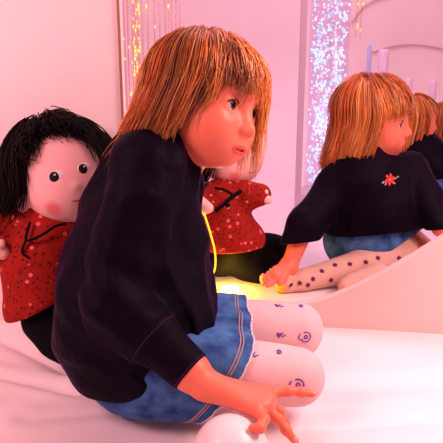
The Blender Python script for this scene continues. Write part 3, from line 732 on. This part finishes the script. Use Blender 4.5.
def build2(g):
    v = Vol(A(.04, 1.20, -.01), A(.62, 1.70, .50), .0032)
    v.rc(h2(-.016, 0, -.055), g2n+A(0, 0, -.03), .036, .042, .02); v.chain([g2n, g2u, g2b, g2p], [.04, .065, .07, .07], .03)
    v.rc(s2L, s2R, .034, .034, .02); v.chain([s2L, e2L, w2L], [.030, .024, .019], .012); v.chain([s2R, e2R, w2R], [.030, .024, .017], .012)
    v.chain([hip2, k2], [.05, .036], .012); v.rc(k2, f2, .032, .02, .01); v.chain([hip2b, P(430, 262, 1.45)], [.05, .036], .012)
    head_sdf(v, H2, R2h, 1.0)
    kn = [P(276, 271, 1.405), P(275, 274, 1.395), P(275, 277, 1.388), P(277, 279, 1.38)]
    fi = [[kn[0], P(269, 274, 1.40), P(265, 278, 1.395)], [kn[1], P(267, 277, 1.39), P(263, 281, 1.38)], [kn[2], P(268, 280, 1.38), P(264, 284, 1.37)], [kn[3], P(271, 283, 1.37), P(267, 286, 1.362)]]
    hand_sdf(v, w2L, .017, kn, fi, [P(286, 272, 1.39), P(283, 279, 1.375), P(280, 284, 1.365)])
    kn = [w2R+A(.03, -.02, -.02), w2R+A(.032, -.008, -.022), w2R+A(.03, .004, -.022), w2R+A(.028, .014, -.022)]
    hand_sdf(v, w2R, .016, kn, [[q, q+A(.018, -.008, -.012), q+A(.034, -.012, -.024)] for q in kn], [w2R+A(.01, -.018, -.01), w2R+A(.022, -.034, -.025), w2R+A(.032, -.042, -.035)])
    V, F = v.mesh(1); make('body', V, F, M_skin, g, col=head_colour(V, H2, R2h))
    for y in (-1, 1): eye(g, H2, R2h, y, A(1, -.1, -.15)); lashes(g, H2, R2h, y)
    # tights: folded leg along the floor with its foot at left, the other foot in front
    v = Vol(A(.08, 1.20, -.01), A(.62, 1.66, .20), .003)
    v.chain([hip2, k2], [.056, .042], .012); v.chain([k2, k2+(f2-k2)*.35, k2+(f2-k2)*.85, f2], [.040, .038, .026, .021], .010)
    v.rc(f2, P(286, 280, 1.41), .020, .018, .008)
    v.chain([hip2b, P(430, 262, 1.47)], [.056, .042], .012)
    v.chain([P(378, 274, 1.40), fb, P(346, 286, 1.39)], [.026, .024, .019], .002)
    v.cut((0, 0, .001), (0, 0, -1))
    V, F = v.mesh(2)
    mo = motifs(V, F, [(291, 285), (300, 283), (313, 279), (308, 285), (335, 265), (350, 264), (366, 262), (378, 258), (399, 258), (331, 280), (322, 271), (305, 293), (385, 276), (374, 282)], ['petal']*14, .0056, .0022)
    mo2 = Mesh(); mo2.V = mo.V; mo2.F = mo.F; mo2.M = mo.M; mo2.n = mo.n
    # yellow fibre light painted onto the toe end of the stocking
    t = with_motifs('tights', V, F, M_tights_far, mo2, M_plum, g)
    t.data.materials.append(M_toe)
    fm = np.array([p.material_index for p in t.data.polygons]); b = parent_world(g)
    for i, p in enumerate(t.data.polygons):
        if fm[i] == 0:
            q = A(*p.center)+b
            if (q-f2)@unit(f2-k2) > .006 and np.linalg.norm(q-f2) < .06: fm[i] = 2
    t.data.polygons.foreach_set('material_index', fm.astype(np.int32))
    # skirt
    v = Vol(A(.16, 1.28, -.005), A(.62, 1.72, .26), .0032)
    kk = hip2+(k2-hip2)*.62; kb = hip2b+(P(430, 262, 1.47)-hip2b)*.6
    v.chain([g2p, hip2, kk], [.085, .066, .056], .03); v.chain([g2p, hip2b, kb], [.085, .066, .056], .03); v.rc((hip2+hip2b)/2, (kk+kb)/2, .06, .05, .03)
    v.disp(lambda X, Y, Z: .003*wd(X, Y, Z)); hp = P(400, 246, 1.42); v.cut(hp, unit(A(.55, -.35, -.75)), .003)
    v.chain([hip2, k2], [.058, .045], .002, 'sub'); v.chain([hip2b, P(430, 262, 1.47)], [.058, .045], .002, 'sub'); v.cut((0, 0, .002), (0, 0, -1))
    V, F = v.mesh(2); make('denim_skirt', V, F, M_denim, g)
    # top
    v = Vol(A(.06, 1.22, .0), A(.62, 1.72, .44), .0032)
    v.chain([g2p+A(0, 0, .03), g2b, g2u, g2n], [.098, .098, .080, .046], .03); v.rc(P(395, 185, 1.47), P(398, 222, 1.47), .045, .050, .03)
    v.rc(P(330, 222, 1.49), P(340, 190, 1.48), .03, .03, .03)
    v.rc(s2L, s2R, .042, .044, .03); v.chain([s2L, e2L, w2L+A(0, 0, .014)], [.045, .041, .033], .012)
    v.chain([s2R, e2R, w2R+(e2R-w2R)*.12], [.050, .042, .030], .012)
    w9 = wob(17, 50); v.disp(lambda X, Y, Z: -.004*(1-np.abs(w9(X, Y, Z))*2.2))
    v.cut(P(360, 236, 1.45), unit(A(.10, -.25, -1)), .004)
    v.cut(w2L+A(0, 0, .012), unit(w2L-e2L), .002, w2L-.06, w2L+.06); v.rc(h2(-.016, 0, -.05), g2n, .037, .040, .003, 'sub')
    V, F = v.mesh(2); make('velvet_top', V, F, M_velvet, g)
    # embroidered flower on the chest, lying on the cloth
    bvh = BVHTree.FromPolygons([tuple(x) for x in V], [tuple(int(i) for i in f) for f in F]); m = Mesh()
    def dab(x, y, rx, ry, rot, mi):
        o, d = pixel_ray(x, y); loc, nor, _, _ = bvh.ray_cast(o, d)
        if loc is None: return
        n = A(*nor); a = unit(np.cross(n, A(0, 0, 1)))*-1; b = np.cross(n, a)*1; ca, sa = math.cos(rot), math.sin(rot)
        m.ball(A(*loc)+n*.0006, (rx, ry, .0012), np.stack([a*ca+b*sa, -a*sa+b*ca, n], 1), 12, mi)
    for i in range(6):
        a = i*math.pi/3+.3; dab(390+3.2*math.cos(a), 179.5-3.8*math.sin(a), .0068, .0040, a, 0)
    dab(390, 179.5, .0032, .0032, 0, 1)
    for (x, y, r_) in ((383, 182.5, .5), (385.5, 184, .9), (395, 178.5, .3), (397.5, 177, .3), (394, 183, -.6)): dab(x, y, .0044, .0024, r_, 2)
    m.build('flower_embroidery', [plain('red_embroidery', (.85, .05, .03), .6, .2), plain('orange_embroidery', (.9, .35, .1), .6, .2), plain('pale_embroidery', (.45, .26, .26), .6, .2)], g)
M_toe = plain('yellow_lit_toe', (.85, .48, .06), .7, .2)
def zc2(a):
    return np.interp(abs(a), [0, 40, 62, 86, 120, 180], [.016, .014, .008, -.145, -.140, -.112]) if a < 20 else np.interp(a, [20, 40, 75, 180], [.01, -.01, -.03, -.105])
far_girl('mirror image of the nearest girl built as a figure, in profile with a red flower embroidered on her dark top, arm propped behind', tuple(A(*P(365, 262, 1.52)[:2], 0)), H2, R2h, 1.0, .0032, build2, zc2,
    lambda a: A(-.12 if a > 0 else -.05-.20*np.clip((-a-40)/25, 0, 1), 0, -1), 22, 380, [(g2u+A(0, 0, -.035), .074)])

# ------------------------------------------------------------------ further mirror images built as third and fourth girl, mostly hidden
def small_girl(label, C, R, s, n, u, b, arm, leg, seed, guides):
    L = lambda *p: C+R@(A(*p)*s)
    g = thing('person', label, 'person', (b[0], b[1], 0))
    lo = np.min([C-.13, b-.14, arm[-1]-.06, leg[-1]-.07], 0); hi = np.max([C+.13, b+.14, arm[0]+.1, leg[-1]+.07], 0); lo[2] = -.01
    v = Vol(lo, hi, .0045)
    v.rc(L(-.016, 0, -.055), n, .034*s, .038*s, .02); v.chain([n, u, b], [.036, .06, .07], .03); v.chain(arm, [.028, .022, .016][:len(arm)], .01); v.chain(leg, [.05]*(len(leg)-1)+[.03], .01)
    head_sdf(v, C, R, s, False)
    V, F = v.mesh(1); make('body', V, F, M_skin, g, col=head_colour(V, C, R, s))
    v = Vol(lo, hi, .0045); v.chain([b, u, n+A(0, 0, -.01)], [.095, .082, .046], .03); v.chain(arm[:2]+[arm[1]+(arm[2]-arm[1])*.8], [.048, .042, .034], .02)
    v.disp(lambda X, Y, Z: -.004*(1-np.abs(wv(X, Y, Z))*2.2)); v.cut((0, 0, .09), (0, 0, -1), .01)
    V, F = v.mesh(2); make('velvet_top', V, F, M_velvet, g)
    v = Vol(lo, hi, .0045); v.chain([b+A(0, 0, -.06), leg[0], leg[0]+(leg[1]-leg[0])*.5], [.085, .07, .062], .03); v.cut((0, 0, .002), (0, 0, -1))
    V, F = v.mesh(2); make('denim_skirt', V, F, M_denim, g)
    v = Vol(lo, hi, .0045); v.chain(leg, [.052]*(len(leg)-1)+[.04], .02); v.cut((0, 0, .002), (0, 0, -1))
    V, F = v.mesh(2); make('tights', V, F, M_tights_far, g)
    V, F, c = hair_mesh(C, R, s, guides, 9, seed, zc2, lambda a: A(-.15, 0, -1), FPAL, clump=.010, rad=.0017, frizz=.003, M=14)
    make('hair', V, F, M_hair, g, col=c)
C3, R3 = P(414, 118, 2.0), euler(-12, 4, 6)
small_girl('further mirror image built as a fair haired girl, half hidden behind the girl with the embroidered flower', C3, R3, .80, P(413, 138, 2.02), P(420, 156, 2.02), P(430, 178, 2.03),
    [P(425, 155, 2.0), P(440, 172, 1.95), P(462, 190, 1.92)], [P(440, 190, 1.98), P(470, 196, 1.88)], 41, 130)
C4, R4 = P(447, 124, 2.35), euler(-12, 4, 6)
small_girl('farthest mirror image built as a girl, only her fair hair showing at the right edge of the picture', C4, R4, .85, P(448, 143, 2.38), P(454, 158, 2.38), P(462, 176, 2.4),
    [P(458, 160, 2.36), P(470, 174, 2.3), P(484, 188, 2.28)], [P(470, 184, 2.36), P(500, 190, 2.28)], 42, 110)

# ------------------------------------------------------------------ fibre optic strands by the second doll
M_fibre = glow('yellow_fibre', (1, .62, .03), .9)
M_spark = glow('fibre_tip_light', (1, .80, .20), 9)
fib = thing('fibre_optic_strands', 'glowing yellow fibre optic strands hanging from the farther doll\'s hand to the floor', 'light', tuple(A(*P(220, 288, 1.30)[:2], 0)))
for pts in ([(201, 211, 1.29), (203, 228, 1.29), (206, 245, 1.31), (207, 262, 1.34), (205, 276, 1.38), (206, 289, 1.44)],
            [(204, 213, 1.29), (210, 232, 1.29), (215, 252, 1.31), (215, 268, 1.35), (211, 281, 1.40), (218, 290, 1.44)],
            [(202, 212, 1.29), (201, 230, 1.29), (205, 250, 1.32), (208, 270, 1.37), (209, 290, 1.44)]):
    m = Mesh(); m.tube(smooth_path([P(*q) for q in pts], 24), .0021, 6); m.build('fibre', M_fibre, fib)
q = P(230, 290, 1.44); q[2] = .006
m = Mesh(); m.ball(q, (.022, .010, .006), n=14); m.build('light_tip', M_spark, fib)
pl = bpy.data.lights.new('fibre_glow', 'POINT'); pl.energy = .70; pl.color = (1, .66, .05); pl.shadow_soft_size = .02
po = bpy.data.objects.new('fibre_glow', pl); COL.objects.link(po); po.location = q+A(0, -.01, .03)-A(*fib.location); po.parent = fib

# ------------------------------------------------------------------ bubble tube
def tube_thing(label, x, d, r, h, nb, glass, cols, seed, group=None, name='bubble_tube'):
    c = P(x, 120, d); t = thing(name, label, 'lamp', (c[0], c[1], 0), group); g = np.random.default_rng(seed)
    n = 40; V = []; F = []
    for i, (rr, z) in enumerate([(r, .05), (r, h), (r-.004, h), (r-.004, .05)]):
        for j in range(n): a = 2*math.pi*j/n; V.append((c[0]+rr*math.cos(a), c[1]+rr*math.sin(a), z))
    for i in range(3):
        for j in range(n): F.append((i*n+j, i*n+(j+1) % n, (i+1)*n+(j+1) % n, (i+1)*n+j))
    make('clear_tube', np.array(V), F, glass, t)
    m = Mesh(); m.tube([A(c[0], c[1], z) for z in (.0, .06)], r*1.25, 40); m.build('base', M_white, t)
    mats = cols; m = Mesh()
    for i in range(nb):
        a = g.uniform(0, 6.28); q = r*.92*math.sqrt(g.uniform(.1, 1)); z = g.uniform(.08, h-.02); s = g.uniform(.0018, .0055)*r/.07
        m.ball((c[0]+q*math.cos(a), c[1]+q*math.sin(a), z), (s, s, s*g.uniform(.7, 1.5)), n=8, mi=int(g.choice(len(mats), p=[.45, .35, .2])))
    o = m.build('bubbles', mats, t); o['kind'] = 'stuff'
    return t, c
def clear(name, tint, mixf):
    m = bpy.data.materials.new(name); m.use_nodes = True; nt = m.node_tree; nt.nodes.clear()
    o = nt.nodes.new('ShaderNodeOutputMaterial'); a = nt.nodes.new('ShaderNodeBsdfTransparent'); a.inputs[0].default_value = (*tint, 1); b = nt.nodes.new('ShaderNodeBsdfGlossy'); b.inputs[1].default_value = .15
    b.inputs[0].default_value = (.9, .9, 1, 1); x = nt.nodes.new('ShaderNodeMixShader'); x.inputs[0].default_value = mixf
    nt.links.new(a.outputs[0], x.inputs[1]); nt.links.new(b.outputs[0], x.inputs[2]); nt.links.new(x.outputs[0], o.inputs[0]); return m
M_acr = clear('clear_acrylic', (.97, .95, 1), .05)
M_b1 = glow('pale_blue_bubble', (.45, .78, 1), .85); M_b2 = glow('white_bubble', (.80, .88, 1), .55); M_b3 = glow('blue_bubble', (.30, .60, 1), .8)
bt, bcn = tube_thing('tall bubble tube sparkling blue and white behind the girls', 326, 2.2, .070, 1.35, 1350, M_acr, [M_b1, M_b2, M_b3], 7)
pl = bpy.data.lights.new('bubble_glow', 'POINT'); pl.energy = .8; pl.color = (.30, .52, 1); pl.shadow_soft_size = .05
po = bpy.data.objects.new('bubble_glow', pl); COL.objects.link(po); po.location = (0, 0, .30); po.parent = bt
M_lilac = plain('lilac_streak', (.84, .66, .84), .25, .6); M_sky = plain('sky_blue_streak', (.52, .58, .90), .25, .6)
for (x, y, d, r, mt, lab) in ((384, 49, 2.62, .024, M_lilac, 'broad pale lilac tube added for a light streak behind the girl with the embroidered flower'), (370, 44, 2.60, .010, M_sky, 'thin blue tube added for a light streak next to the broad lilac one'),
                        (409, 78, 2.66, .018, M_lilac, 'short lilac tube added for a light streak behind the half hidden girl'), (434, 80, 2.68, .015, M_lilac, 'lilac tube added for the light streak nearest the right edge of the picture')):
    c = P(x, y, d); t = thing('streak_tube', lab, 'lamp', (c[0], c[1], 0), 'slender tubes added for pale light streaks'); z0 = float(floor_h(c[0], c[1]))  # pale light streaks of unclear origin, modelled as added tubes
    m = Mesh(); m.tube([A(c[0], c[1], z) for z in (z0, c[2]-.012, c[2])], [r, r, r*.6], 16); m.build('tube', mt, t)
    m = Mesh(); m.tube([A(c[0], c[1], z0-.004), A(c[0], c[1], z0+.03)], r*1.8, 20); m.build('base', M_white, t)

# ------------------------------------------------------------------ fibre optic curtains
M_str = clear('clear_fibre', (.97, .80, .78), .12)
M_au = glow('gold_glint', (1, .62, .06), 1.6)
def curtain(label, xs_, d, top, bot, glints, dens, r, seed):
    c = P(np.mean(xs_), 60, d); t = thing('fibre_optic_curtain', label, 'light', (c[0], c[1], bot)); g = np.random.default_rng(seed)
    for i, x in enumerate(xs_):
        q = P(x, 60, d+g.uniform(-.03, .03)); m = Mesh()
        m.tube([(q[0]+.002*math.sin(7*z+i), q[1], z) for z in np.linspace(bot, top, 16)], r, 5, 0)
        for z in np.arange(bot+.02, top, .011):
            if g.uniform() < dens*glints(x, z): m.ball((q[0]+g.uniform(-1, 1)*r*1.2, q[1]-r, z), (r*g.uniform(.6, 1.2), r*.9, g.uniform(.003, .007)), n=6, mi=1)
        m.build('strand', [M_str, M_au], t)
    m = Mesh(); m.box((P(min(xs_)-2, 60, d)[0], c[1]-.05, top), (P(max(xs_)+2, 60, d)[0], c[1]+.05, top+.03)); m.build('rail', M_white, t, smooth=False)
    return t
def gl_left(x, z):
    return (.75 if 134 < x < 141 else .3 if x > 164 and z > .72 else .10)
curtain('curtain of gold glinting fibre strands hanging beyond the end of the left wall', [124, 126, 129, 133, 135, 137.5, 140, 144, 149, 155, 160, 166, 170, 173, 177, 180], 1.75, 1.25, .30, gl_left, .8, .0022, 3)
curtain('short gold glinting fibre strands hanging just right of the bubble tube', [355, 359], 2.7, 1.35, .62, lambda x, z: .5, .5, .0028, 4)
curtain('faint gold fibre strands hanging above the farthest girl', [408, 411], 2.8, .95, .62, lambda x, z: .6, .5, .0028, 5)
